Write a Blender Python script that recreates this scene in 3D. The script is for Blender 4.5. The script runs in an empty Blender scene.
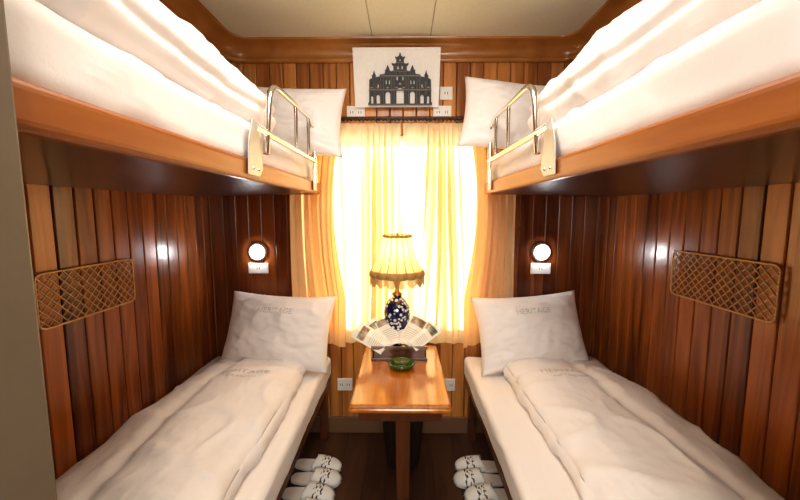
import bpy, bmesh, math, random
from mathutils import Vector, Matrix, noise, Euler
random.seed(7)
S = bpy.context.scene
C = S.collection
H = 1.32

# ------------------------------------------------------------ materials
def new_mat(name):
    m = bpy.data.materials.new(name); m.use_nodes = True
    nt = m.node_tree; b = nt.nodes['Principled BSDF']
    return m, nt, b

def plain(name, col, rough=0.5, metal=0.0, emit=0.0, ecol=None, coat=0.0, bump=0.0, bscale=60):
    m, nt, b = new_mat(name)
    N = nt.nodes; L = nt.links
    b.inputs['Roughness'].default_value = rough
    b.inputs['Metallic'].default_value = metal
    b.inputs['Coat Weight'].default_value = coat
    tc = N.new('ShaderNodeTexCoord'); nz = N.new('ShaderNodeTexNoise')
    nz.inputs['Scale'].default_value = bscale
    L.new(tc.outputs['Object'], nz.inputs['Vector'])
    mx = N.new('ShaderNodeMix'); mx.data_type = 'RGBA'
    mx.inputs[6].default_value = (*[c*0.93 for c in col], 1)
    mx.inputs[7].default_value = (*[min(1, c*1.05) for c in col], 1)
    L.new(nz.outputs['Fac'], mx.inputs[0]); L.new(mx.outputs[2], b.inputs['Base Color'])
    if bump:
        bp = N.new('ShaderNodeBump'); bp.inputs['Strength'].default_value = bump
        bp.inputs['Distance'].default_value = 0.002
        L.new(nz.outputs['Fac'], bp.inputs['Height']); L.new(bp.outputs[0], b.inputs['Normal'])
    if emit:
        b.inputs['Emission Color'].default_value = (*(ecol or col), 1)
        b.inputs['Emission Strength'].default_value = emit
    return m

def wood(name, dark, light, stretch, rough=0.22, coat=0.3, island=0.6, bump=0.25, croug=0.15, gain=2.1):
    m, nt, b = new_mat(name)
    N = nt.nodes; L = nt.links
    tc = N.new('ShaderNodeTexCoord'); mp = N.new('ShaderNodeMapping')
    mp.inputs['Scale'].default_value = stretch
    L.new(tc.outputs['Object'], mp.inputs['Vector'])
    geo = N.new('ShaderNodeNewGeometry')
    cx = N.new('ShaderNodeVectorMath'); cx.operation = 'SCALE'
    cb = N.new('ShaderNodeCombineXYZ')
    for i in range(3): L.new(geo.outputs['Random Per Island'], cb.inputs[i])
    L.new(cb.outputs[0], cx.inputs[0]); cx.inputs['Scale'].default_value = 37.0
    ad = N.new('ShaderNodeVectorMath'); ad.operation = 'ADD'
    L.new(mp.outputs[0], ad.inputs[0]); L.new(cx.outputs[0], ad.inputs[1])
    n1 = N.new('ShaderNodeTexNoise'); n1.inputs['Scale'].default_value = 1.0
    n1.inputs['Detail'].default_value = 7; n1.inputs['Distortion'].default_value = 1.2
    L.new(ad.outputs[0], n1.inputs['Vector'])
    m1 = N.new('ShaderNodeMath'); m1.operation = 'MULTIPLY'; m1.inputs[1].default_value = island
    L.new(geo.outputs['Random Per Island'], m1.inputs[0])
    m2 = N.new('ShaderNodeMath'); m2.operation = 'MULTIPLY_ADD'; m2.inputs[1].default_value = gain
    m2.inputs[2].default_value = 0.5 - gain*0.5 - island*0.5
    L.new(n1.outputs['Fac'], m2.inputs[0])
    m3 = N.new('ShaderNodeMath'); m3.operation = 'ADD'; m3.use_clamp = True
    L.new(m1.outputs[0], m3.inputs[0]); L.new(m2.outputs[0], m3.inputs[1])
    mx = N.new('ShaderNodeMix'); mx.data_type = 'RGBA'
    mx.inputs[6].default_value = (*dark, 1); mx.inputs[7].default_value = (*light, 1)
    L.new(m3.outputs[0], mx.inputs[0]); L.new(mx.outputs[2], b.inputs['Base Color'])
    b.inputs['Roughness'].default_value = rough
    b.inputs['Coat Weight'].default_value = coat
    b.inputs['Coat Roughness'].default_value = croug
    n2 = N.new('ShaderNodeTexNoise'); n2.inputs['Scale'].default_value = 9
    L.new(tc.outputs['Object'], n2.inputs['Vector'])
    bp = N.new('ShaderNodeBump'); bp.inputs['Strength'].default_value = bump
    bp.inputs['Distance'].default_value = 0.004
    L.new(n2.outputs['Fac'], bp.inputs['Height']); L.new(bp.outputs[0], b.inputs['Normal'])
    return m

def fabric(name, col, transl=0.0, tcol=None, weave=350, bump=0.15, rough=0.9, soft=0.35):
    m, nt, b = new_mat(name)
    N = nt.nodes; L = nt.links
    b.inputs['Base Color'].default_value = (*col, 1)
    b.inputs['Roughness'].default_value = rough
    b.inputs['Sheen Weight'].default_value = 0.15
    tc = N.new('ShaderNodeTexCoord'); nz = N.new('ShaderNodeTexNoise'); nz.inputs['Scale'].default_value = weave
    L.new(tc.outputs['Object'], nz.inputs['Vector'])
    n2 = N.new('ShaderNodeTexNoise'); n2.inputs['Scale'].default_value = 7; n2.inputs['Detail'].default_value = 5
    L.new(tc.outputs['Object'], n2.inputs['Vector'])
    bp = N.new('ShaderNodeBump'); bp.inputs['Strength'].default_value = bump; bp.inputs['Distance'].default_value = 0.001
    L.new(nz.outputs['Fac'], bp.inputs['Height'])
    bp2 = N.new('ShaderNodeBump'); bp2.inputs['Strength'].default_value = soft; bp2.inputs['Distance'].default_value = 0.02
    L.new(n2.outputs['Fac'], bp2.inputs['Height']); L.new(bp.outputs[0], bp2.inputs['Normal'])
    L.new(bp2.outputs[0], b.inputs['Normal'])
    if transl:
        t = N.new('ShaderNodeBsdfTranslucent'); t.inputs['Color'].default_value = (*(tcol or col), 1)
        mix = N.new('ShaderNodeMixShader'); mix.inputs[0].default_value = transl
        L.new(b.outputs[0], mix.inputs[1]); L.new(t.outputs[0], mix.inputs[2])
        L.new(mix.outputs[0], N['Material Output'].inputs[0])
    return m

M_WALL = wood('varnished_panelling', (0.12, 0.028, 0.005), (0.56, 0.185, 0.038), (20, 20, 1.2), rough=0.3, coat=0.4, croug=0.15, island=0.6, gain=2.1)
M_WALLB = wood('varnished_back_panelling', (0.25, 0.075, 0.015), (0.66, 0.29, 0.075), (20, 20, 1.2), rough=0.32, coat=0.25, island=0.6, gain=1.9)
M_GAP = plain('panel_groove', (0.02, 0.007, 0.003), 0.6)
M_RAIL = wood('bunk_rail_wood', (0.32, 0.09, 0.012), (0.44, 0.15, 0.024), (14, 1.5, 14), rough=0.35, coat=0.2, island=0.3)
M_TABLE = wood('table_wood', (0.32, 0.09, 0.010), (0.56, 0.20, 0.024), (22, 1.6, 22), rough=0.16, coat=0.7, bump=0.06, island=0.2)
M_DARK = wood('dark_wood', (0.06, 0.018, 0.007), (0.17, 0.055, 0.018), (8, 1.5, 8), rough=0.3, coat=0.3)
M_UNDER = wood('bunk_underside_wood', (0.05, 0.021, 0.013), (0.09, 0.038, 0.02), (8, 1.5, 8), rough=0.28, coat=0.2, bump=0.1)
M_CORN = wood('cornice_wood', (0.32, 0.125, 0.028), (0.48, 0.21, 0.055), (4, 4, 8), rough=0.18, coat=0.6, bump=0.1, island=0.1)
M_FLOOR = wood('floor_wood', (0.045, 0.018, 0.009), (0.11, 0.046, 0.021), (14, 1.5, 14), rough=0.6, coat=0.0)
M_BASE = plain('baseboard_brown', (0.20, 0.11, 0.06), 0.4)
M_SHEET = fabric('white_cotton_sheet', (0.84, 0.785, 0.755), soft=0.2)
M_DUVET = fabric('white_cotton_duvet', (0.87, 0.815, 0.785), soft=0.22)
M_PILLOW = fabric('white_cotton_pillow', (0.84, 0.785, 0.755), soft=0.22)
M_THREAD = plain('pale_grey_thread', (0.60, 0.555, 0.525), 0.8)
M_CURT = fabric('gold_curtain', (0.80, 0.57, 0.32), 0.45, (0.97, 0.64, 0.29), rough=0.7)
M_SHEER = fabric('cream_sheer_curtain', (0.90, 0.77, 0.50), 0.60, (1.0, 0.82, 0.50), rough=0.8)
M_CEIL = plain('ceiling_laminate', (0.74, 0.72, 0.57), 0.45)
M_JAMB = plain('door_jamb_laminate', (0.17, 0.13, 0.085), 0.4)
M_CHROME = plain('brushed_chrome_tube', (0.84, 0.80, 0.74), 0.14, 1.0)
M_STEEL = plain('brushed_steel', (0.58, 0.55, 0.51), 0.4, 0.6)
M_BRASS = plain('antique_brass', (0.55, 0.33, 0.12), 0.3, 1.0)
M_RACK = plain('golden_bronze_wire', (0.64, 0.40, 0.19), 0.35, 0.4)
M_WHITEP = plain('white_plastic', (0.80, 0.78, 0.74), 0.35)
M_BLACK = plain('black_paint', (0.016, 0.013, 0.012), 0.5)
M_PAPER = plain('print_paper', (0.84, 0.81, 0.77), 0.7)
M_GLOW = plain('led_diffuser', (1, 1, 1), 0.4, emit=28, ecol=(0.92, 0.96, 1.0))
M_PANEL = plain('ceiling_lamp_diffuser', (1, 1, 1), 0.4, emit=3, ecol=(1.0, 0.93, 0.84))
M_GREEN = plain('green_glass', (0.05, 0.09, 0.015), 0.08, coat=1.0)
M_BEADS = plain('dark_beads', (0.05, 0.02, 0.01), 0.4)

def glass_mat():
    m, nt, b = new_mat('window_glass'); N = nt.nodes; L = nt.links
    t = N.new('ShaderNodeBsdfTransparent'); g = N.new('ShaderNodeBsdfGlossy'); g.inputs['Roughness'].default_value = 0.02
    mx = N.new('ShaderNodeMixShader'); mx.inputs[0].default_value = 0.06
    L.new(t.outputs[0], mx.inputs[1]); L.new(g.outputs[0], mx.inputs[2]); L.new(mx.outputs[0], N['Material Output'].inputs[0])
    return m
M_GLASS = glass_mat()

def china_mat():
    m, nt, b = new_mat('blue_white_china'); N = nt.nodes; L = nt.links
    tc = N.new('ShaderNodeTexCoord'); v = N.new('ShaderNodeTexVoronoi'); v.inputs['Scale'].default_value = 55
    L.new(tc.outputs['Object'], v.inputs['Vector'])
    r = N.new('ShaderNodeValToRGB'); e = r.color_ramp.elements
    e[0].position = 0.36; e[0].color = (0.75, 0.76, 0.80, 1); e[1].position = 0.44; e[1].color = (0.012, 0.015, 0.06, 1)
    L.new(v.outputs['Distance'], r.inputs[0]); L.new(r.outputs[0], b.inputs['Base Color'])
    b.inputs['Roughness'].default_value = 0.1; b.inputs['Coat Weight'].default_value = 0.6
    return m
M_CHINA = china_mat()

def brochure_mat(i):
    m, nt, b = new_mat('brochure_print_%d' % i); N = nt.nodes; L = nt.links
    tc = N.new('ShaderNodeTexCoord'); sp = N.new('ShaderNodeSeparateXYZ'); L.new(tc.outputs['Object'], sp.inputs[0])
    def math_(op, a, bv):
        n = N.new('ShaderNodeMath'); n.operation = op
        L.new(a, n.inputs[0])
        if bv is not None:
            if isinstance(bv, (int, float)): n.inputs[1].default_value = bv
            else: L.new(bv, n.inputs[1])
        return n.outputs[0]
    ax = math_('ABSOLUTE', sp.outputs[0], None)
    inx = math_('LESS_THAN', ax, 0.036)
    pic = math_('MULTIPLY', inx, math_('MULTIPLY', math_('GREATER_THAN', sp.outputs[2], 0.11), math_('LESS_THAN', sp.outputs[2], 0.150)))
    ln = math_('GREATER_THAN', math_('FRACT', math_('MULTIPLY', sp.outputs[2], 95.0), None), 0.75)
    lines = math_('MULTIPLY', math_('MULTIPLY', inx, ln), math_('MULTIPLY', math_('LESS_THAN', sp.outputs[2], 0.09), math_('GREATER_THAN', sp.outputs[2], 0.02)))
    v = N.new('ShaderNodeTexNoise'); v.inputs['Scale'].default_value = 30; L.new(tc.outputs['Object'], v.inputs['Vector'])
    r = N.new('ShaderNodeValToRGB'); e = r.color_ramp.elements
    cc = [(0.25, 0.12, 0.05, 1), (0.10, 0.13, 0.06, 1), (0.28, 0.22, 0.15, 1), (0.06, 0.05, 0.04, 1)][i % 4]
    e[0].position = 0.4; e[0].color = cc; e[1].position = 0.6; e[1].color = (0.50, 0.44, 0.32, 1)
    L.new(v.outputs['Fac'], r.inputs[0])
    m1 = N.new('ShaderNodeMix'); m1.data_type = 'RGBA'; m1.inputs[6].default_value = (0.86, 0.80, 0.68, 1); m1.inputs[7].default_value = (0.50, 0.46, 0.38, 1)
    L.new(lines, m1.inputs[0])
    m2 = N.new('ShaderNodeMix'); m2.data_type = 'RGBA'; L.new(pic, m2.inputs[0]); L.new(m1.outputs[2], m2.inputs[6]); L.new(r.outputs[0], m2.inputs[7])
    L.new(m2.outputs[2], b.inputs['Base Color'])
    b.inputs['Roughness'].default_value = 0.4
    return m

def slipper_mat():
    m, nt, b = new_mat('slipper_printed_cloth'); N = nt.nodes; L = nt.links
    tc = N.new('ShaderNodeTexCoord'); mp = N.new('ShaderNodeMapping'); mp.inputs['Scale'].default_value = (60, 34, 1)
    L.new(tc.outputs['Object'], mp.inputs['Vector'])
    v = N.new('ShaderNodeTexNoise'); v.inputs['Scale'].default_value = 1.8; v.inputs['Detail'].default_value = 1
    L.new(mp.outputs[0], v.inputs['Vector'])
    r = N.new('ShaderNodeValToRGB'); e = r.color_ramp.elements
    e[0].position = 0.41; e[0].color = (0.06, 0.06, 0.06, 1); e[1].position = 0.46; e[1].color = (0.80, 0.78, 0.75, 1)
    L.new(v.outputs['Fac'], r.inputs[0])
    sp = N.new('ShaderNodeSeparateXYZ'); L.new(tc.outputs['Object'], sp.inputs[0])
    ab = N.new('ShaderNodeMath'); ab.operation = 'SUBTRACT'; ab.inputs[1].default_value = 0.055
    L.new(sp.outputs[0], ab.inputs[0])
    a2 = N.new('ShaderNodeMath'); a2.operation = 'ABSOLUTE'; L.new(ab.outputs[0], a2.inputs[0])
    gt = N.new('ShaderNodeMath'); gt.operation = 'GREATER_THAN'; gt.inputs[1].default_value = 0.022; L.new(a2.outputs[0], gt.inputs[0])
    mx = N.new('ShaderNodeMix'); mx.data_type = 'RGBA'; L.new(gt.outputs[0], mx.inputs[0])
    L.new(r.outputs[0], mx.inputs[6]); mx.inputs[7].default_value = (0.80, 0.78, 0.75, 1)
    L.new(mx.outputs[2], b.inputs['Base Color']); b.inputs['Roughness'].default_value = 0.8
    return m
M_SLIP = slipper_mat()
M_SHADE = fabric('gold_lampshade_silk', (0.82, 0.66, 0.36), 0.5, (1.0, 0.78, 0.40), rough=0.6)

# ------------------------------------------------------------ mesh helpers
def link(o): C.objects.link(o); return o
def mesh_obj(name, bm, mat=None, smooth=False, bevel=0, bseg=2):
    bmesh.ops.recalc_face_normals(bm, faces=bm.faces[:])
    me = bpy.data.meshes.new(name); bm.to_mesh(me); bm.free()
    o = link(bpy.data.objects.new(name, me))
    if mat: me.materials.append(mat)
    if smooth:
        for p in me.polygons: p.use_smooth = True
    if bevel:
        md = o.modifiers.new('bevel', 'BEVEL'); md.width = bevel; md.segments = bseg; md.limit_method = 'ANGLE'
    return o

def prism(bm, bot, top):
    vb = [bm.verts.new(p) for p in bot]; vt = [bm.verts.new(p) for p in top]
    n = len(vb)
    bm.faces.new(vb[::-1]); bm.faces.new(vt)
    for i in range(n): bm.faces.new((vb[i], vb[(i+1) % n], vt[(i+1) % n], vt[i]))

def add_box(bm, x0, x1, y0, y1, z0, z1):
    prism(bm, [(x0, y0, z0), (x1, y0, z0), (x1, y1, z0), (x0, y1, z0)], [(x0, y0, z1), (x1, y0, z1), (x1, y1, z1), (x0, y1, z1)])

def box(name, x0, x1, y0, y1, z0, z1, mat, bevel=0.003, bseg=2):
    bm = bmesh.new(); add_box(bm, x0, x1, y0, y1, z0, z1)
    return mesh_obj(name, bm, mat, bevel=bevel, bseg=bseg)

def boxes(name, lst, mat, bevel=0.003):
    bm = bmesh.new()
    for b in lst: add_box(bm, *b)
    return mesh_obj(name, bm, mat, bevel=bevel)

def lathe(name, prof, loc, mat, seg=48, ripple=0, nr=0, axis='Z', cusp=False):
    bm = bmesh.new(); rings = []
    for r, z in prof:
        ring = []
        for i in range(seg):
            a = 2*math.pi*i/seg
            if nr: rr = r*(1 + ripple*((2*abs(math.sin(nr*a/2))-1) if cusp else math.cos(nr*a)))
            else: rr = r
            p = (rr*math.cos(a), rr*math.sin(a), z)
            if axis == 'Y': p = (p[0], -p[2], p[1])
            ring.append(bm.verts.new((p[0]+loc[0], p[1]+loc[1], p[2]+loc[2])))
        rings.append(ring)
    for a, b in zip(rings, rings[1:]):
        for i in range(seg): bm.faces.new((a[i], a[(i+1) % seg], b[(i+1) % seg], b[i]))
    if prof[0][0] < 0.02: bm.faces.new(rings[0][::-1])
    if prof[-1][0] < 0.02: bm.faces.new(rings[-1])
    return mesh_obj(name, bm, mat, smooth=True)

def round_path(pts, rad, n=6, cyclic=False):
    pts = [Vector(p) for p in pts]; out = []; m = len(pts)
    for i, p in enumerate(pts):
        if not cyclic and i in (0, m-1): out.append(p); continue
        a = pts[i-1]; b = pts[(i+1) % m]
        da = (a-p); db = (b-p); r = min(rad, da.length*0.49, db.length*0.49)
        s = p+da.normalized()*r; e = p+db.normalized()*r
        for k in range(n+1):
            t = k/n; out.append(s*(1-t)**2 + p*2*t*(1-t) + e*t*t)
    return out

def tube(name, paths, r, mat, cyclic=False, res=4):
    cu = bpy.data.curves.new(name, 'CURVE'); cu.dimensions = '3D'; cu.bevel_depth = r; cu.bevel_resolution = res
    cu.use_fill_caps = True
    for pts in paths:
        sp = cu.splines.new('POLY'); sp.points.add(len(pts)-1)
        for q, p in zip(sp.points, pts): q.co = (*p, 1)
        sp.use_cyclic_u = cyclic
    t = bpy.data.objects.new(name+'_c', cu); link(t)
    dg = bpy.context.evaluated_depsgraph_get()
    me = bpy.data.meshes.new_from_object(t.evaluated_get(dg)); me.name = name
    bpy.data.objects.remove(t)
    o = link(bpy.data.objects.new(name, me)); me.materials.clear(); me.materials.append(mat)
    for p in me.polygons: p.use_smooth = True
    return o

def group(name, parts):
    e = link(bpy.data.objects.new(name, None)); e.empty_display_size = 0.1
    for p in parts: p.parent = e
    return e

def fbm(p, o=3):
    return noise.fractal(p, 1.0, 2.0, o)

def soft_box(name, x0, x1, y0, y1, z0, z1, r, mat, puff=0.0, amp=0.006, sc=(6, 2.5, 6), cuts=46, seed=0, ridge=0.0, tuft=None, octv=2):
    c = Vector(((x0+x1)/2, (y0+y1)/2, (z0+z1)/2)); h = Vector(((x1-x0)/2, (y1-y0)/2, (z1-z0)/2))
    bm = bmesh.new(); bmesh.ops.create_cube(bm, size=2)
    bmesh.ops.subdivide_edges(bm, edges=bm.edges[:], cuts=cuts, use_grid_fill=True)
    inner = Vector([max(1e-4, q-r) for q in h])
    for v in bm.verts:
        u = v.co.copy(); p = Vector((u.x*h.x, u.y*h.y, u.z*h.z))
        q = Vector([max(-inner[i], min(inner[i], p[i])) for i in range(3)])
        d = p-q
        if d.length > 1e-6: p = q+d.normalized()*min(r, d.length)
        if u.z > -0.2:
            p.z += puff*(1-abs(u.x)**3)*(1-u.y**6)*max(0, (u.z+0.2)/1.2)
        v.co = p
    bm.normal_update()
    so = Vector((seed*13.7, seed*5.1, seed*3.3))
    for v in bm.verts:
        w = v.co+c
        q = Vector((w.x*sc[0], w.y*sc[1], w.z*sc[2]))+so
        d = amp*fbm(q, octv)
        if ridge:
            k = noise.noise(Vector((q.x*0.9+q.y*0.9, q.y*1.4-q.x*0.4, q.z))+so)
            d += ridge*(max(0, 1-abs(k)*5))**2
            k = noise.noise(Vector((w.x*9+w.y*16, w.y*5-w.x*12, w.z*6))+so)
            d += ridge*0.35*(max(0, 1-abs(k)*4))**2
        if tuft: d += tuft(w)
        lo = (v.co.z+h.z)/(2*h.z)
        v.co += v.normal*d*(0.15 if lo < 0.02 else 1)
        v.co += c
    return mesh_obj(name, bm, mat, smooth=True)

def pillow_mesh(name, w, h, t, mat, seed=0, n=44):
    bm = bmesh.new(); so = Vector((seed*7.3, seed*2.9, 0))
    sides = []
    for sgn in (1, -1):
        g = []
        for i in range(n+1):
            row = []
            for j in range(n+1):
                u = -1+2*i/n; v = -1+2*j/n
                x = w/2*u*(1-0.07*(1-v*v)); y = h/2*v*(1-0.09*(1-u*u))
                a = max(0, 1-abs(u)**2.6); b = max(0, 1-abs(v)**2.6)
                z = t/2*(a**0.55)*(b**0.55)
                e = min(1, 4*min(1-abs(u), 1-abs(v)))
                z += e*0.014*fbm(Vector((u*2.2, v*2.2, sgn))+so)
                k = noise.noise(Vector((u*3+v*2, v*3-u*1.5, sgn*2))+so)
                z += e*0.008*(max(0, 1-abs(k)*4))**2
                edge = i in (0, n) or j in (0, n)
                if sgn == -1 and edge: row.append(sides[0][i][j]); continue
                row.append(bm.verts.new((x, y, 0 if edge else sgn*max(z, 0.001))))
            g.append(row)
        sides.append(g)
        for i in range(n):
            for j in range(n):
                f = [g[i][j], g[i+1][j], g[i+1][j+1], g[i][j+1]]
                if sgn == -1: f = f[::-1]
                bm.faces.new(f)
    return mesh_obj(name, bm, mat, smooth=True)

def text_on(target, txt, size, cx, cy, mat, name='embroidery', rot=0.0):
    cu = bpy.data.curves.new(name, 'FONT'); cu.body = txt; cu.size = size; cu.align_x = 'CENTER'; cu.resolution_u = 2; cu.offset = size*0.01
    t = link(bpy.data.objects.new(name+'_t', cu))
    bpy.context.view_layer.update()
    dg = bpy.context.evaluated_depsgraph_get()
    me = bpy.data.meshes.new_from_object(t.evaluated_get(dg)); bpy.data.objects.remove(t)
    R = Matrix.Rotation(rot, 4, 'Z')
    for v in me.vertices:
        p = R @ Vector((v.co.x, v.co.y, 0)); p.x += cx; p.y += cy
        ok, loc, nn, idx = target.ray_cast(Vector((p.x, p.y, 3)), Vector((0, 0, -1)))
        v.co = (p.x, p.y, (loc.z if ok else 0)+0.002)
    o = link(bpy.data.objects.new(name, me)); me.materials.clear(); me.materials.append(mat)
    o.parent = target
    return o

# ------------------------------------------------------------ room shell
XL, XR, YB, YF = -1.10, 1.115, 2.05, 0.36
ZC = 2.22
def side_wall(name, x, s):
    bm = bmesh.new(); n = 22; y0 = YF; w = (YB-y0)/n; t = 0.02*s
    for i in range(n):
        a, b = y0+i*w, y0+(i+1)*w
        g = 0.0014
        prism(bm, [(x, a+g, 0), (x, b-g, 0), (x+t, b-g, 0), (x+t, a+g, 0)], [(x, a+g, 1.76), (x, b-g, 1.76), (x+t, b-g, 1.76), (x+t, a+g, 1.76)])
        xi = x-0.155*s
        prism(bm, [(x, a+g, 1.761), (x, b-g, 1.761), (x+t, b-g, 1.761), (x+t, a+g, 1.761)], [(xi, a+g, 2.2), (xi, b-g, 2.2), (xi+t, b-g, 2.2), (xi+t, a+g, 2.2)])
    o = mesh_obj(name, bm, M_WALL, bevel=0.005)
    k = box('backing', min(x+t, x+3*t), max(x+t, x+3*t), YF, YB+0.06, 0, 2.3, M_GAP, bevel=0)
    k.parent = o
    return o
side_wall('wall_left', XL, -1); side_wall('wall_right', XR, 1)

WX0, WX1, WZ0, WZ1 = -0.511, 0.511, 0.64, 1.75
bm = bmesh.new(); w = 0.073
x = -1.168
while x < 1.15:
    a, b = x+0.0014, x+w-0.0014; m = x+w/2
    if WX0 < m < WX1:
        add_box(bm, a, b, YB, YB+0.02, 0, WZ0); add_box(bm, a, b, YB, YB+0.02, WZ1, 2.3)
    else: add_box(bm, a, b, YB, YB+0.02, 0, 2.3)
    x += w
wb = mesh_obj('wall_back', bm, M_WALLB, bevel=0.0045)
boxes('backing', [(-1.17, WX0, YB+0.021, YB+0.06, 0, 2.3), (WX1, 1.17, YB+0.021, YB+0.06, 0, 2.3),
                  (WX0, WX1, YB+0.021, YB+0.06, 0, WZ0), (WX0, WX1, YB+0.021, YB+0.06, WZ1, 2.3)], M_GAP, bevel=0).parent = wb
# overlay planks in the two bunk-head alcoves, their shade put into darker wood colour
M_ALC_SHADE = wood('alcove_shaded_panelling', (0.09, 0.020, 0.005), (0.30, 0.085, 0.020), (20, 20, 1.2), rough=0.3, coat=0.3, island=0.6, gain=2.0)
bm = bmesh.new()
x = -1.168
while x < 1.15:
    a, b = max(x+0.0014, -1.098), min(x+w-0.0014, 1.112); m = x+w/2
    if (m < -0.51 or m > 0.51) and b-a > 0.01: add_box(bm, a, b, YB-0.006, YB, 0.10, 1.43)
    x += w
mesh_obj('alcove_shade_panels', bm, M_ALC_SHADE, bevel=0.003).parent = wb

g = box('glass', WX0, WX1, YB+0.05, YB+0.054, WZ0, WZ1, M_GLASS, bevel=0)
fr = boxes('frame', [(WX0, WX0+0.03, YB+0.03, YB+0.075, WZ0, WZ1), (WX1-0.03, WX1, YB+0.03, YB+0.075, WZ0, WZ1),
                     (WX0, WX1, YB+0.03, YB+0.075, WZ0, WZ0+0.035), (WX0, WX1, YB+0.03, YB+0.075, WZ1-0.035, WZ1)], M_STEEL)
group('window_1', [g, fr])

bm = bmesh.new(); x = -1.16
while x < 1.16:
    add_box(bm, x, x+0.1195, -0.95, YB+0.05, -0.02, 0); x += 0.12
fl_o = mesh_obj('floor', bm, M_FLOOR, bevel=0.001)
box('subfloor', -1.2, 1.2, -0.99, YB+0.06, -0.05, -0.021, M_GAP, bevel=0).parent = fl_o
boxes('baseboard_back', [(-1.1, 1.115, YB-0.014, YB, 0, 0.10)], M_BASE)

boxes('ceiling', [(-1.16, -0.1602, YF-0.04, YB+0.05, ZC, ZC+0.03), (-0.1598, 0.1398, YF-0.04, YB+0.05, ZC, ZC+0.03), (0.1402, 1.16, YF-0.04, YB+0.05, ZC, ZC+0.03)], M_CEIL, bevel=0.0015)
boxes('trim_1', [(-0.163, -0.157, YF, YB, ZC-0.002, ZC), (0.137, 0.143, YF, YB, ZC-0.002, ZC)], plain('ceiling_seam', (0.42, 0.40, 0.30), 0.5), bevel=0.0005)

prof = [(0.0, 2.125), (0.012, 2.122), (0.022, 2.13), (0.022, 2.142), (0.016, 2.150), (0.018, 2.165), (0.028, 2.182), (0.045, 2.197), (0.066, 2.207), (0.085, 2.210), (0.092, 2.214), (0.092, 2.222)]
bm = bmesh.new(); rings = []
for d, z in prof:
    hx, by, R = 0.965-d, YB-d, 0.12-d*0.35
    pts = [(-hx, YF)]
    for k in range(13):
        a = math.pi-k*(math.pi/2)/12
        pts.append((-hx+R+R*math.cos(a), by-R+R*math.sin(a)))
    for k in range(13):
        a = math.pi/2-k*(math.pi/2)/12
        pts.append((hx-R+R*math.cos(a), by-R+R*math.sin(a)))
    pts.append((hx, YF))
    rings.append([bm.verts.new((p[0], p[1], z)) for p in pts])
for a, b in zip(rings, rings[1:]):
    for i in range(len(a)-1): bm.faces.new((a[i], a[i+1], b[i+1], b[i]))
mesh_obj('trim_2', bm, M_CORN, smooth=True)
boxes('trim_3', [(-0.99, -0.93, YB-0.06, YB+0.01, 2.13, 2.22), (0.93, 0.99, YB-0.06, YB+0.01, 2.13, 2.22)], M_CORN)

boxes('wall_front', [(-1.16, -0.455, YF-0.045, YF, 0, 2.3), (0.50, 1.16, YF-0.045, YF, 0, 2.3), (-0.455, 0.50, YF-0.045, YF, 2.12, 2.3)], M_JAMB)
boxes('trim_4', [(-0.455, -0.409, YF-0.055, YF+0.032, 0, 2.12), (-0.56, -0.455, YF-0.058, YF-0.045, 0, 2.2)], M_JAMB, bevel=0.004)
CWX, CZ0, CZ1 = 0.6, 0.95, 1.95
boxes('wall_corridor', [(-1.16, -CWX, -0.99, -0.95, 0, 2.3), (CWX, 1.16, -0.99, -0.95, 0, 2.3), (-CWX, CWX, -0.99, -0.95, 0, CZ0), (-CWX, CWX, -0.99, -0.95, CZ1, 2.3), (-1.2, -1.16, -0.99, YF, 0, 2.3), (1.16, 1.2, -0.99, YF, 0, 2.3)], M_JAMB)
boxes('ceiling_corridor', [(-1.2, 1.2, -0.99, YF-0.04, 2.25, 2.29)], M_CEIL)
g = box('glass', -CWX, CWX, -0.98, -0.976, CZ0, CZ1, M_GLASS, bevel=0)
fr = boxes('frame', [(-CWX, -CWX+.03, -0.99, -0.945, CZ0, CZ1), (CWX-.03, CWX, -0.99, -0.945, CZ0, CZ1), (-CWX, CWX, -0.99, -0.945, CZ0, CZ0+.03), (-CWX, CWX, -0.99, -0.945, CZ1-.03, CZ1)], M_STEEL)
group('added_corridor_window', [g, fr])  # unseen corridor window, added as a setting for the fill light

# ------------------------------------------------------------ bunks
def upper_bunk(s, xf, xw):
    X = lambda a: s*a
    bm = bmesh.new(); y0, y1 = YF+0.02, 1.915
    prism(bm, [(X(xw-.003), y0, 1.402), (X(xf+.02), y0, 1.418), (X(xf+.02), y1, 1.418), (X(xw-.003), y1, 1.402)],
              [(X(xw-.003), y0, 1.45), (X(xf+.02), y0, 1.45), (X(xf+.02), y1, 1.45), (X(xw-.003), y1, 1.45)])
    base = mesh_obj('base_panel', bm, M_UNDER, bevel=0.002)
    a, b = sorted((X(xf), X(xf+0.035)))
    rail = box('front_rail', a, b, y0, y1+0.01, 1.412, 1.474, M_RAIL, bevel=0.014, bseg=4)
    end = box('end_rail', *sorted((X(xf+0.03), X(xw-.01))), y1-0.01, y1+0.010, 1.412, 1.47, M_RAIL, bevel=0.006)
    return group('upper_bunk_bed', [base, rail, end])
upper_bunk(-1, 0.435, 1.10); upper_bunk(1, 0.425, 1.115)

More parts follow.
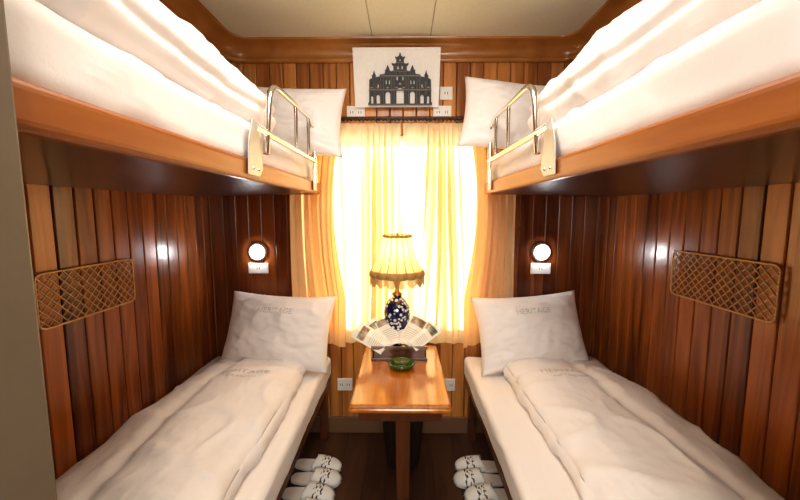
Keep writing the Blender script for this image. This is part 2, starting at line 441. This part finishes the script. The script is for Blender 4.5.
def side_bounds(s, a, b): return sorted((s*a, s*b))
for s, xf, xw, sd in ((-1, 0.452, 1.075, 1), (1, 0.442, 1.09, 4)):
    a, b = side_bounds(s, xf, xw)
    soft_box('upper_mattress', a, b, YF+0.03, 1.91, 1.452, 1.595, 0.045, M_SHEET, amp=0.008, sc=(4, 3, 5), seed=sd, ridge=0.006, cuts=70)
    a, b = side_bounds(s, xf+0.012, xw-0.01)
    def tf(w, s=s):
        q = abs(w.x)
        k = -0.026*math.exp(-((q-0.64-0.03*math.sin(w.y*3))/0.03)**2)*(1 if w.z > 1.7 else 0)
        if q < 0.55: k -= 0.012*math.exp(-((w.z-1.665-0.01*math.sin(w.y*5))/0.012)**2)
        return k
    soft_box('upper_duvet', a, b, YF+0.03, 1.40, 1.597, 1.740, 0.068, M_DUVET, puff=0.055, amp=0.026, sc=(3.2, 2.0, 3.2), seed=sd+1, ridge=0.009, tuft=tf, cuts=80)

def place(o, loc, rx, rz, ry=0):
    o.matrix_world = Matrix.Translation(loc) @ Matrix.Rotation(rz, 4, 'Z') @ Matrix.Rotation(rx, 4, 'X') @ Matrix.Rotation(ry, 4, 'Z')
    return o
place(pillow_mesh('pillow', 0.58, 0.36, 0.15, M_PILLOW, 1), (-0.575, 1.815, 1.765), math.radians(76), 0, math.radians(-2))
place(pillow_mesh('pillow', 0.58, 0.37, 0.15, M_PILLOW, 2), (0.570, 1.815, 1.780), math.radians(76), 0, math.radians(-7))

def lower_bunk(s, xf, xw):
    X = lambda a: s*a
    L = []
    bx = lambda n, a, b, y0, y1, z0, z1, m, bev=0.004: L.append(box(n, *sorted((X(a), X(b))), y0, y1, z0, z1, m, bevel=bev))
    bx('frame', xf+0.012, xw-0.002, YF+0.02, YB-0.03, 0.325, 0.375, M_DARK, 0.008)
    bx('base_panel', xf+0.22, xf+0.24, YF+0.05, YB-0.04, 0.002, 0.325, M_DARK)
    bx('leg', xf+0.03, xf+0.07, YB-0.09, YB-0.04, 0.002, 0.325, M_DARK)
    bx('leg', xf+0.03, xf+0.07, YF+0.04, YF+0.09, 0.002, 0.325, M_DARK)
    return group('lower_bunk_bed', L)
lower_bunk(-1, 0.41, 1.10); lower_bunk(1, 0.352, 1.115)
for s, xf, xw, sd in ((-1, 0.41, 1.085, 7), (1, 0.352, 1.10, 9)):
    a, b = side_bounds(s, xf, xw)
    soft_box('lower_mattress', a, b, YF+0.03, 2.01, 0.378, 0.498, 0.028, M_SHEET, amp=0.006, sc=(4, 3, 5), seed=sd, ridge=0.003, cuts=70)
D = []
for s, a, b, sd in ((-1, 0.475, 0.965, 11), (1, 0.505, 1.015, 13)):
    a, b = side_bounds(s, a, b)
    mid = (a+b)/2
    def tf(w, mid=mid, s=s):
        k = -0.020*math.exp(-((w.x-mid-0.09*s-0.025*math.sin(w.y*3))/0.026)**2)
        k -= 0.012*math.exp(-((w.y-1.62-0.2*(w.x-mid))/0.022)**2)
        return k if w.z > 0.53 else 0
    D.append(soft_box('lower_duvet', a, b, YF+0.06, 1.79, 0.500, 0.572, 0.035, M_DUVET, puff=0.055, amp=0.020, sc=(4, 2.6, 4), seed=sd, ridge=0.010, tuft=tf, cuts=80))
text_on(D[0], 'HERITAGE', 0.048, -0.70, 1.50, M_THREAD, rot=math.radians(8))
text_on(D[1], 'HERITAGE', 0.048, 0.72, 1.52, M_THREAD, rot=math.radians(-4))
text_on(D[0], 'night express', 0.026, -0.70, 1.46, M_THREAD, rot=math.radians(8))
text_on(D[1], 'night express', 0.026, 0.72, 1.48, M_THREAD, rot=math.radians(-4))
p = pillow_mesh('pillow', 0.58, 0.40, 0.19, M_PILLOW, 3); text_on(p, 'HERITAGE', 0.040, 0.0, 0.08, M_THREAD)
place(p, (-0.655, 1.835, 0.70), math.radians(66), math.radians(-4), math.radians(-2))
p = pillow_mesh('pillow', 0.58, 0.40, 0.19, M_PILLOW, 5); text_on(p, 'HERITAGE', 0.040, 0.0, 0.08, M_THREAD)
place(p, (0.665, 1.835, 0.70), math.radians(66), math.radians(4), math.radians(3))

# ------------------------------------------------------------ guard rails
def guard(s, xf):
    x = s*(xf-0.010)
    P = []
    top = round_path([(x, 1.14, 1.50), (x, 1.19, 1.735), (x, 1.76, 1.745), (x, 1.77, 1.46)], 0.09, 8)
    P.append(tube('hoop', [top], 0.010, M_CHROME))
    P.append(tube('uprights', [[(x, 1.47, 1.565), (x, 1.47, 1.735)], [(x, 1.66, 1.565), (x, 1.66, 1.738)]], 0.007, M_CHROME))
    P.append(tube('lower_bar', [[(x, 1.06, 1.565), (x, 1.775, 1.565)]], 0.011, M_CHROME))
    a, b = sorted((s*(xf-0.004), s*(xf-0.009)))
    bm = bmesh.new()
    outl = [(1.01, 1.425), (1.09, 1.425), (1.115, 1.45), (1.10, 1.52), (1.09, 1.58), (1.05, 1.585), (1.02, 1.52)]
    prism(bm, [(a, q[0], q[1]) for q in outl], [(b, q[0], q[1]) for q in outl])
    P.append(mesh_obj('bracket_plate', bm, M_STEEL, bevel=0.002))
    P.append(box('bracket_plate', a, b, 1.74, 1.80, 1.425, 1.53, M_STEEL, bevel=0.002))
    bm = bmesh.new()
    for (yy, zz) in ((1.04, 1.445), (1.08, 1.445), (1.77, 1.445), (1.77, 1.50)):
        bmesh.ops.create_uvsphere(bm, u_segments=10, v_segments=6, radius=0.005, matrix=Matrix.Translation((s*(xf-0.009), yy, zz)))
    P.append(mesh_obj('screws', bm, M_CHROME, smooth=True))
    return group('bunk_guard_rail', P)
guard(-1, 0.435); guard(1, 0.425)

# ------------------------------------------------------------ wall mesh racks
def pocket(s, x, y0, y1, z0, z1):
    P = []; xx = x-s*0.014
    rim = round_path([(xx, y0, z0), (xx, y1, z0), (xx, y1, z1), (xx, y0, z1)], 0.025, 6, True)
    P.append(tube('rim', [rim], 0.0036, M_RACK, cyclic=True))
    lines = []; st = 0.032
    za, zb = z0+.001, z1-.001; ya, yb = y0+.001, y1-.001
    k = ya-(zb-za)
    while k < yb:
        for sg in (1, -1):
            pa = [k, za]; pb = [k+(zb-za), zb]
            if pa[0] < ya: pa = [ya, za+(ya-k)]
            if pb[0] > yb: pb = [yb, zb-(k+(zb-za)-yb)]
            if pb[0]-pa[0] > 0.03:
                f = (lambda z: z) if sg == 1 else (lambda z: za+zb-z)
                lines.append([(xx-0.001*sg, pa[0], f(pa[1])), (xx-0.001*sg, pb[0], f(pb[1]))])
        k += st
    P.append(tube('lattice', lines, 0.0023, M_RACK, res=1))
    st = []
    for yy in (y0+0.05, y1-0.05):
        st.append([(xx, yy, z0+.002), (x-0.0005*s, yy, z0+.002)]); st.append([(xx, yy, z1-.002), (x-0.0005*s, yy, z1-.002)])
    P.append(tube('standoffs', st, 0.003, M_RACK))
    return group('wall_mesh_rack', P)
pocket(-1, XL, 1.035, 1.42, 0.965, 1.135)
pocket(1, XR, 1.045, 1.465, 0.99, 1.165)

# ------------------------------------------------------------ reading lights and sockets
def reading(x, z):
    y = YB-0.006
    P = [lathe('bezel', [(0.012, 0.0), (0.050, 0.0), (0.053, 0.006), (0.051, 0.016), (0.043, 0.020), (0.039, 0.017)], (x, y, z), M_STEEL, axis='Y'),
         lathe('diffuser', [(0.001, 0.019), (0.02, 0.0185), (0.039, 0.016)], (x, y, z), M_GLOW, axis='Y')]
    group('reading_light', P)
    l = bpy.data.lights.new('reading_bulb', 'SPOT'); l.energy = 4; l.spot_size = math.radians(150); l.spot_blend = 0.8; l.color = (0.95, 0.97, 1); l.shadow_soft_size = 0.03
    o = link(bpy.data.objects.new('reading_bulb', l)); o.location = (x, y-0.035, z); o.rotation_euler = (math.radians(80), 0, 0)
reading(-0.83, 1.095); reading(0.785, 1.095)

def plate(name, x, z, w, h, sockets=2, y=YB):
    P = [box('plate', x-w/2, x+w/2, y-0.008, y, z-h/2, z+h/2, M_WHITEP, bevel=0.003)]
    hl = []
    for i in range(sockets):
        cx = x+(i-(sockets-1)/2)*w*0.45
        hl += [(cx-.008, cx-.005, y-.0085, y-.0075, z-.007, z+.007), (cx+.005, cx+.008, y-.0085, y-.0075, z-.007, z+.007)]
    P.append(boxes('slots', hl, M_BLACK, bevel=0))
    group(name, P)
plate('light_switch', -0.83, 1.0, 0.115, 0.062, 1, YB-0.006); plate('light_switch', 0.785, 1.0, 0.115, 0.062, 1, YB-0.006)
plate('power_socket', -0.26, 1.865, 0.10, 0.07); plate('power_socket', 0.215, 1.865, 0.10, 0.07)
plate('light_switch', 0.235, 1.965, 0.07, 0.07, 1)
plate('power_socket', -0.345, 0.30, 0.09, 0.075); plate('power_socket', 0.265, 0.30, 0.09, 0.075)

# ------------------------------------------------------------ curtains
def curtain(name, x0, x1, y, z0, z1, folds, amp, mat, seed, fn=None, nu=300, nv=50, wob=1.6, ov=1.0):
    bm = bmesh.new(); g = []
    for j in range(nv+1):
        t = j/nv; row = []
        for i in range(nu+1):
            u = i/nu
            ph = u*folds*2*math.pi + wob*noise.noise(Vector((u*folds*0.35, t*0.9, seed)))*2.2
            a = amp*(0.45+0.55*min(1, t*4))*(0.75+0.7*noise.noise(Vector((u*5, t*0.8, seed))))
            xx = x0+(x1-x0)*u + ov*a*math.sin(2*ph)*0.5*(1+0.5*math.sin(seed+u*9)) + 0.3*a*math.cos(ph)
            yy = y + a*math.sin(ph) + 0.003*math.sin(ph*2.3+seed)
            zz = z1+(z0-z1)*t
            if t < 0.04: yy = y+0.5*a*math.sin(ph*2)
            if fn: xx, yy, zz = fn(u, t, xx, yy, zz)
            row.append(bm.verts.new((xx, yy, zz)))
        g.append(row)
    for j in range(nv):
        for i in range(nu): bm.faces.new((g[j][i], g[j][i+1], g[j+1][i+1], g[j+1][i]))
    return mesh_obj(name, bm, mat, smooth=True)
curtain('sheer_curtain', -0.50, -0.01, 2.012, 0.57, 1.80, 7, 0.027, M_SHEER, 1, ov=1.5, wob=2.2)
curtain('sheer_curtain', -0.005, 0.50, 2.012, 0.57, 1.80, 7, 0.027, M_SHEER, 4, ov=1.5, wob=2.2)
def fl(u, t, x, y, z):
    return (x-0.05*math.sin(min(1, t*1.3)*math.pi)*u, y, z+0.10*(1-u)*max(0, t-0.6)/0.4)
def frr(u, t, x, y, z):
    return (x+0.05*math.sin(min(1, t*1.3)*math.pi)*(1-u), y, z+0.10*u*max(0, t-0.6)/0.4)
curtain('curtain', -0.625, -0.33, 1.957, 0.56, 1.80, 5, 0.022, M_CURT, 7, fl, ov=1.1)
curtain('curtain', 0.34, 0.61, 1.957, 0.56, 1.80, 5, 0.022, M_CURT, 9, frr, ov=1.1)
P = [tube('rod', [[(-0.68, 2.0, 1.822), (0.66, 2.0, 1.822)]], 0.010, M_BEADS)]
bm = bmesh.new()
for i in range(62):
    xx = -0.66+i*0.0213
    bmesh.ops.create_uvsphere(bm, u_segments=8, v_segments=6, radius=0.0085, matrix=Matrix.Translation((xx, 1.986, 1.811)))
P.append(mesh_obj('rings', bm, M_BEADS, smooth=True))
P.append(boxes('brackets', [(-0.67, -0.65, 1.995, YB, 1.812, 1.832), (0.63, 0.65, 1.995, YB, 1.812, 1.832)], M_BEADS))
group('curtain_rod', P)

# ------------------------------------------------------------ gate picture
bd = []
tilt = math.radians(17)
pic = bpy.data.objects.new('gate_picture', None); link(pic)
bd.append(box('board', -0.226, 0.226, 0, 0.008, 0, 0.285, M_PAPER, bevel=0.001))
def poly2d(splines, name, mat, depth):
    cu = bpy.data.curves.new(name, 'CURVE'); cu.dimensions = '2D'; cu.fill_mode = 'BOTH'; cu.extrude = depth
    for pts in splines:
        sp = cu.splines.new('POLY'); sp.points.add(len(pts)-1); sp.use_cyclic_u = True
        for q, p in zip(sp.points, pts): q.co = (p[0], p[1], 0, 1)
    t = link(bpy.data.objects.new(name+'_c', cu)); dg = bpy.context.evaluated_depsgraph_get()
    me = bpy.data.meshes.new_from_object(t.evaluated_get(dg)); bpy.data.objects.remove(t)
    me.materials.clear(); me.materials.append(mat)
    me.transform(Matrix.Rotation(math.pi/2, 4, 'X'))
    return link(bpy.data.objects.new(name, me))
# tiered gate: upturned eaves on the centre pavilion and four turrets
half = [(0.0, 0.82), (0.012, 0.81), (0.016, 0.78), (0.05, 0.755), (0.085, 0.765), (0.08, 0.735), (0.065, 0.725), (0.065, 0.67), (0.10, 0.655), (0.145, 0.67), (0.14, 0.635), (0.115, 0.62), (0.115, 0.55),
        (0.165, 0.54), (0.18, 0.565), (0.195, 0.61), (0.21, 0.64), (0.225, 0.61), (0.24, 0.565), (0.26, 0.56), (0.255, 0.53), (0.27, 0.50),
        (0.345, 0.49), (0.355, 0.46), (0.42, 0.45), (0.415, 0.48), (0.43, 0.51), (0.445, 0.56), (0.46, 0.51), (0.475, 0.48), (0.49, 0.475), (0.48, 0.44), (0.53, 0.41), (0.535, 0.34), (0.545, 0.05), (0.56, 0.05), (0.56, 0.0)]
W = 0.305
outer = [(x*W, z*W) for x, z in half]+[(-x*W, z*W) for x, z in half[::-1] if x > 0]
def arch(cx, z0, w, h):
    pts = [(cx-w/2, z0), (cx+w/2, z0), (cx+w/2, z0+h-w/2)]
    for k in range(1, 9):
        a = k*math.pi/8; pts.append((cx+w/2*math.cos(a), z0+h-w/2+w/2*math.sin(a)))
    return [(a*W, b*W) for a, b in pts]
holes = [arch(0, 0.03, 0.13, 0.25)]
for s in (-1, 1):
    holes += [arch(s*0.215, 0.03, 0.085, 0.19), arch(s*0.385, 0.03, 0.06, 0.14), arch(s*0.49, 0.03, 0.04, 0.12)]
    holes += [arch(s*0.05, 0.40, 0.022, 0.06), arch(s*0.185, 0.34, 0.020, 0.06), arch(s*0.24, 0.34, 0.020, 0.06), arch(s*0.38, 0.29, 0.020, 0.05)]
    holes += [arch(s*0.035, 0.57, 0.022, 0.05)]
gate = poly2d([outer]+holes, 'gate_silhouette', M_BLACK, 0.004)
M_GD = plain('gate_ink_grey', (0.11, 0.095, 0.08), 0.5)
M_GL = plain('gate_ink_pale', (0.30, 0.26, 0.22), 0.5)
def gb(x0, x1, z0, z1, d=0.015): return (x0*W, x1*W, -d, -0.008, z0*W, z1*W)
det = [gb(-.545, .545, .235, .25), gb(-.34, .34, .455, .47), gb(-.115, .115, .53, .545), gb(-.06, .06, .665, .677), gb(-.56, .56, 0, .025, .02)]
det += [gb(s*q-.006, s*q+.006, .03, .45) for s in (-1, 1) for q in (0.105, 0.145, 0.29, 0.335)]
det += [gb(s*q-.004, s*q+.004, .49, .62) for s in (-1, 1) for q in (0.015, 0.065, 0.09)]
det += [gb(s*q-.004, s*q+.004, .03, .38) for s in (-1, 1) for q in (0.435, 0.455, 0.525)]
det = boxes('gate_mouldings', det, M_GD, bevel=0.0004)
det2 = boxes('gate_highlights', [gb(-.54, .54, .252, .258, .016), gb(-.33, .33, .472, .478, .016)]
             + [gb(s*q-.018, s*q+.018, .275, .295, .016) for s in (-1, 1) for q in (0.06, 0.215, 0.385, 0.49)] + [gb(-.02, .02, .33, .36, .016), gb(-.012, .012, .69, .72, .016)], M_GL, bevel=0.0003)
for o in (gate, det, det2): o.location = (0.018, -0.006 if o is gate else 0.0, 0.010)
for o in bd+[gate, det, det2]: o.parent = pic
pic.location = (-0.034, 2.02, 1.885); pic.rotation_euler = (tilt, 0, 0)

# ------------------------------------------------------------ table
def table():
    P = []
    tc, hw, yf, yb, zt = -0.010, 0.197, 1.295, 1.915, 0.59
    def outline(ins):
        return [(p.x, p.y) for p in round_path([(tc-hw+ins, yb, 0), (tc-hw+ins, yf+ins, 0), (tc+hw-ins, yf+ins, 0), (tc+hw-ins, yb, 0)], 0.014, 5)]
    bm = bmesh.new()
    lay = [(0.006, zt-0.034), (0.0, zt-0.029), (0.0, zt-0.02), (0.006, zt-0.015), (0.002, zt-0.009), (0.004, zt-0.003), (0.010, zt)]
    rings = [[bm.verts.new((x, y, z)) for x, y in outline(i)] for i, z in lay]
    for a, b in zip(rings, rings[1:]):
        n = len(a)
        for i in range(n): bm.faces.new((a[i], a[(i+1) % n], b[(i+1) % n], b[i]))
    bm.faces.new(rings[0][::-1]); bm.faces.new(rings[-1])
    P.append(mesh_obj('top', bm, M_TABLE))
    P.append(boxes('apron', [(tc-hw+0.03, tc+hw-0.03, yf+0.06, yf+0.08, zt-0.10, zt-0.034), (tc-hw+0.03, tc-hw+0.05, yf+0.08, yb-0.02, zt-0.10, zt-0.034), (tc+hw-0.05, tc+hw-0.03, yf+0.08, yb-0.02, zt-0.10, zt-0.034)], M_DARK))
    bm = bmesh.new(); c = (tc+0.01, 1.56)
    q = lambda h, z: [(c[0]-h, c[1]-h, z), (c[0]+h, c[1]-h, z), (c[0]+h, c[1]+h, z), (c[0]-h, c[1]+h, z)]
    prism(bm, q(0.030, 0.002), q(0.036, zt-0.035))
    P.append(mesh_obj('leg', bm, wood('leg_wood', (0.10, 0.03, 0.009), (0.20, 0.065, 0.018), (14, 14, 1.5), island=0.1), bevel=0.004))
    P.append(box('leg_collar', c[0]-0.06, c[0]+0.06, c[1]-0.06, c[1]+0.06, zt-0.056, zt-0.034, M_DARK, bevel=0.004))
    group('side_table', P)
table()

lathe('waste_bin', [(0.001, 0.003), (0.085, 0.003), (0.088, 0.01), (0.11, 0.27), (0.114, 0.275), (0.11, 0.28), (0.105, 0.272), (0.083, 0.015), (0.001, 0.012)], (0.0, 1.80, 0), plain('dark_wicker', (0.035, 0.02, 0.012), 0.6, bump=0.8, bscale=90), ripple=0.012, nr=24, seg=96)

# tray with brochures
tx0, tx1, ty0, ty1, tz = -0.15, 0.115, 1.715, 1.908, 0.591
tr = boxes('tray', [(tx0, tx1, ty0, ty1, tz, tz+0.010), (tx0, tx1, ty0, ty0+0.010, tz, tz+0.068), (tx0, tx1, ty1-0.010, ty1, tz, tz+0.068), (tx0, tx0+0.010, ty0, ty1, tz, tz+0.068), (tx1-0.010, tx1, ty0, ty1, tz, tz+0.068)], M_DARK, bevel=0.003)
lip = boxes('lip', [(tx0-0.006, tx1+0.006, ty0-0.006, ty0+0.002, tz+0.055, tz+0.072), (tx0-0.006, tx1+0.006, ty0-0.006, ty0+0.002, tz, tz+0.012)], M_DARK, bevel=0.002)
group('wooden_tray', [tr, lip])
P = []
# folded leaflets (height, fan angle, lean back, half width)
spec = [(0.175, -60, 34, 0.045), (0.17, -42, 44, 0.05), (0.145, -24, 38, 0.045), (0.125, 4, 48, 0.05), (0.155, 30, 36, 0.045), (0.165, 52, 44, 0.045)]
for i, (hgt, a, lean, hw) in enumerate(spec):
    bm = bmesh.new(); v = 0.014
    prism(bm, [(-hw, 0, 0), (0, -v, 0), (0, -v+.0014, 0), (-hw, 0.0014, 0)], [(-hw, 0, hgt), (0, -v, hgt), (0, -v+.0014, hgt), (-hw, 0.0014, hgt)])
    prism(bm, [(0, -v, 0), (hw, 0, 0), (hw, 0.0014, 0), (0, -v+.0014, 0)], [(0, -v, hgt), (hw, 0, hgt), (hw, 0.0014, hgt), (0, -v+.0014, hgt)])
    o = mesh_obj('brochure_%d' % (i+1), bm, brochure_mat(i))
    o.matrix_world = Matrix.Translation((-0.02+0.0011*a, 1.734-0.004*abs(i-3), 0.658+0.002*i)) @ Matrix.Rotation(math.radians(-lean), 4, 'X') @ Matrix.Rotation(math.radians(a), 4, 'Y')
    P.append(o)
group('brochures', P)

lathe('ashtray', [(0.001, 0.0), (0.04, 0.0), (0.058, 0.010), (0.064, 0.024), (0.060, 0.028), (0.050, 0.022), (0.040, 0.010), (0.001, 0.008)], (-0.006, 1.635, 0.5915), M_GREEN, ripple=0.03, nr=8, seg=64)

# table lamp
LX, LY, LZ = -0.03, 1.835, 0.602
P = [lathe('base', [(0.001, 0), (0.05, 0), (0.052, 0.012), (0.04, 0.02), (0.03, 0.024)], (LX, LY, LZ), M_BRASS),
     lathe('vase_body', [(0.030, 0.022), (0.038, 0.04), (0.054, 0.10), (0.068, 0.17), (0.071, 0.21), (0.062, 0.245), (0.042, 0.268), (0.026, 0.278), (0.024, 0.295)], (LX, LY, LZ), M_CHINA),
     lathe('neck', [(0.026, 0.293), (0.028, 0.30), (0.012, 0.31), (0.010, 0.34), (0.018, 0.35), (0.016, 0.40), (0.001, 0.402)], (LX, LY, LZ), M_BRASS),
     tube('harp', [round_path([(LX-0.015, LY, LZ+0.35), (LX-0.04, LY, LZ+0.45), (LX-0.02, LY, LZ+0.60), (LX+0.02, LY, LZ+0.60), (LX+0.04, LY, LZ+0.45), (LX+0.015, LY, LZ+0.35)], 0.05)], 0.002, M_BRASS),
     lathe('finial', [(0.008, 0.60), (0.005, 0.604), (0.007, 0.609), (0.005, 0.614), (0.001, 0.616)], (LX, LY, LZ), M_BRASS, seg=16)]
prof = [(0.070, 0.600), (0.071, 0.590), (0.075, 0.570), (0.081, 0.545), (0.090, 0.510), (0.101, 0.475), (0.114, 0.445), (0.127, 0.420), (0.133, 0.405)]
P.append(lathe('shade', prof, (LX, LY, LZ), M_SHADE, seg=224, ripple=0.05, nr=16, cusp=True))
ribs = []
for k in range(16):
    a = 2*math.pi*k/16
    ribs.append([(LX+(r*0.952)*math.cos(a), LY+(r*0.952)*math.sin(a), LZ+z) for r, z in prof])
M_TRIM = plain('gold_braid', (0.42, 0.24, 0.07), 0.6)
P.append(tube('ribs', ribs, 0.0022, M_TRIM, res=2))
P.append(lathe('shade_band', [(0.131, 0.424), (0.138, 0.418), (0.141, 0.400), (0.137, 0.390)], (LX, LY, LZ), M_TRIM, seg=224, ripple=0.03, nr=16, cusp=True))
P.append(lathe('top_band', [(0.0725, 0.604), (0.0735, 0.600), (0.075, 0.590)], (LX, LY, LZ), M_TRIM, seg=224, ripple=0.04, nr=16, cusp=True))
fr = []
for k in range(170):
    a = 2*math.pi*k/170; r = 0.138
    ln = 0.028+0.020*abs(math.sin(a*8))
    fr.append([(LX+r*math.cos(a), LY+r*math.sin(a), LZ+0.395), (LX+(r+.001)*math.cos(a), LY+(r+.001)*math.sin(a), LZ+0.395-ln)])
P.append(tube('fringe', fr, 0.0018, plain('gold_fringe', (0.50, 0.30, 0.10), 0.5), res=1))
P.append(tube('spider', [[(LX-0.068, LY, LZ+0.598), (LX+0.068, LY, LZ+0.598)], [(LX, LY-0.068, LZ+0.598), (LX, LY+0.068, LZ+0.598)]], 0.0018, M_BRASS))
P.append(lathe('bulb', [(0.012, 0.40), (0.02, 0.42), (0.028, 0.45), (0.026, 0.475), (0.014, 0.492), (0.001, 0.497)], (LX, LY, LZ), plain('bulb_glow', (1, 0.8, 0.5), 0.4, emit=8, ecol=(1, 0.78, 0.5)), seg=24))
group('table_lamp', P)

# ------------------------------------------------------------ slippers
def slipper(cx, cy, ang, seed):
    L = 0.255
    def hwid(t):
        return 0.5*(0.068+0.030*math.sin(max(0, (t-0.15))*math.pi*0.75))*math.sqrt(max(0.0, 1-(2*t-1)**8 if t < 0.5 else 1-max(0, (t-0.62)/0.38)**2.6))
    n = 28; bm = bmesh.new()
    up = []
    pts = []
    for i in range(n+1):
        t = i/n; pts.append((t*L-L/2, hwid(t)))
    ring = pts+[(x, -w) for x, w in pts[::-1][1:-1]]
    for ins, z in ((0.003, 0.001), (0, 0.004), (0, 0.014), (0.003, 0.017)):
        up.append([bm.verts.new((x*(1-ins*6), y*(1-ins*14), z)) for x, y in ring])
    for a, b in zip(up, up[1:]):
        m = len(a)
        for i in range(m): bm.faces.new((a[i], a[(i+1) % m], b[(i+1) % m], b[i]))
    bm.faces.new(up[0][::-1]); bm.faces.new(up[-1])
    sole = mesh_obj('sole', bm, M_SHEET, smooth=False)
    bm = bmesh.new(); g = []
    for i in range(19):
        t = 0.42+0.575*i/18; w = hwid(t)+0.001; x = t*L-L/2
        hgt = 0.046*math.sqrt(max(0, 1-((t-0.42)/0.58)**2.2))+0.004
        row = []
        for j in range(15):
            a = math.pi*j/14
            row.append(bm.verts.new((x+0.02*(1-i/18)*(math.sin(a)**2), w*math.cos(a), 0.012+hgt*math.sin(a)**0.8)))
        g.append(row)
    for i in range(18):
        for j in range(14): bm.faces.new((g[i][j], g[i+1][j], g[i+1][j+1], g[i][j+1]))
    vamp = mesh_obj('vamp', bm, M_SLIP, smooth=True)
    md = vamp.modifiers.new('thick', 'SOLIDIFY'); md.thickness = 0.003; md.offset = 1
    e = group('slipper', [sole, vamp]); e.location = (cx, cy, 0.001); e.rotation_euler = (0, 0, ang)
for i, y in enumerate((1.735, 1.64, 1.54, 1.445)):
    slipper(-0.44+0.012*(i % 2), y, math.radians(random.uniform(-7, 7)-8), i)
    slipper(0.395-0.02*(i % 2)+0.015*(i > 1), y, math.radians(180+random.uniform(-7, 7)+8), i)

# ------------------------------------------------------------ lights
fx = [boxes('frame', [(-0.27, 0.27, 0.62, 0.65, ZC-0.03, ZC), (-0.27, 0.27, 1.22, 1.25, ZC-0.03, ZC), (-0.27, -0.24, 0.65, 1.22, ZC-0.03, ZC), (0.24, 0.27, 0.65, 1.22, ZC-0.03, ZC)], M_WHITEP),
      box('diffuser', -0.24, 0.24, 0.65, 1.22, ZC-0.02, ZC-0.012, M_PANEL, bevel=0)]
group('ceiling_lamp', fx)
def area(name, loc, rot, sx, sy, e, col):
    l = bpy.data.lights.new(name, 'AREA'); l.shape = 'RECTANGLE'; l.size = sx; l.size_y = sy; l.energy = e; l.color = col
    o = link(bpy.data.objects.new(name, l)); o.location = loc; o.rotation_euler = rot; return o
area('ceiling_lamp_light', (0, 0.935, ZC-0.026), (0, 0, 0), 0.46, 0.55, 7.5, (1.0, 0.90, 0.80))
area('corridor_fill_light', (0, -0.94, 1.45), (math.radians(90), 0, 0), 1.1, 0.9, 21, (1.0, 0.93, 0.86))  # added fill from behind the camera, placed at the corridor opening
l = bpy.data.lights.new('lamp_bulb_light', 'POINT'); l.energy = 1.7; l.color = (1, 0.76, 0.48); l.shadow_soft_size = 0.03
o = link(bpy.data.objects.new('lamp_bulb_light', l)); o.location = (LX, LY, LZ+0.53)
l = bpy.data.lights.new('sun', 'SUN'); l.energy = 9; l.color = (1, 0.93, 0.8); l.angle = math.radians(3)
o = link(bpy.data.objects.new('sun', l)); o.location = (1.5, 5, 3)
o.rotation_euler = Vector((-0.6, -1.0, -0.35)).to_track_quat('-Z', 'Y').to_euler()

w = bpy.data.worlds.new('daylight'); S.world = w; w.use_nodes = True
bg = w.node_tree.nodes['Background']; bg.inputs[0].default_value = (1.0, 0.96, 0.88, 1); bg.inputs[1].default_value = 3.2

# ------------------------------------------------------------ camera
cam = bpy.data.cameras.new('camera'); cam.lens = 16.2; cam.sensor_width = 36; cam.clip_start = 0.02
co = link(bpy.data.objects.new('camera', cam)); co.location = (0, 0, H)
co.rotation_euler = (math.radians(90-6.0), 0, math.radians(0.48))
S.camera = co
S.view_settings.view_transform = 'Standard'
try: S.view_settings.look = 'Medium High Contrast'
except Exception: pass
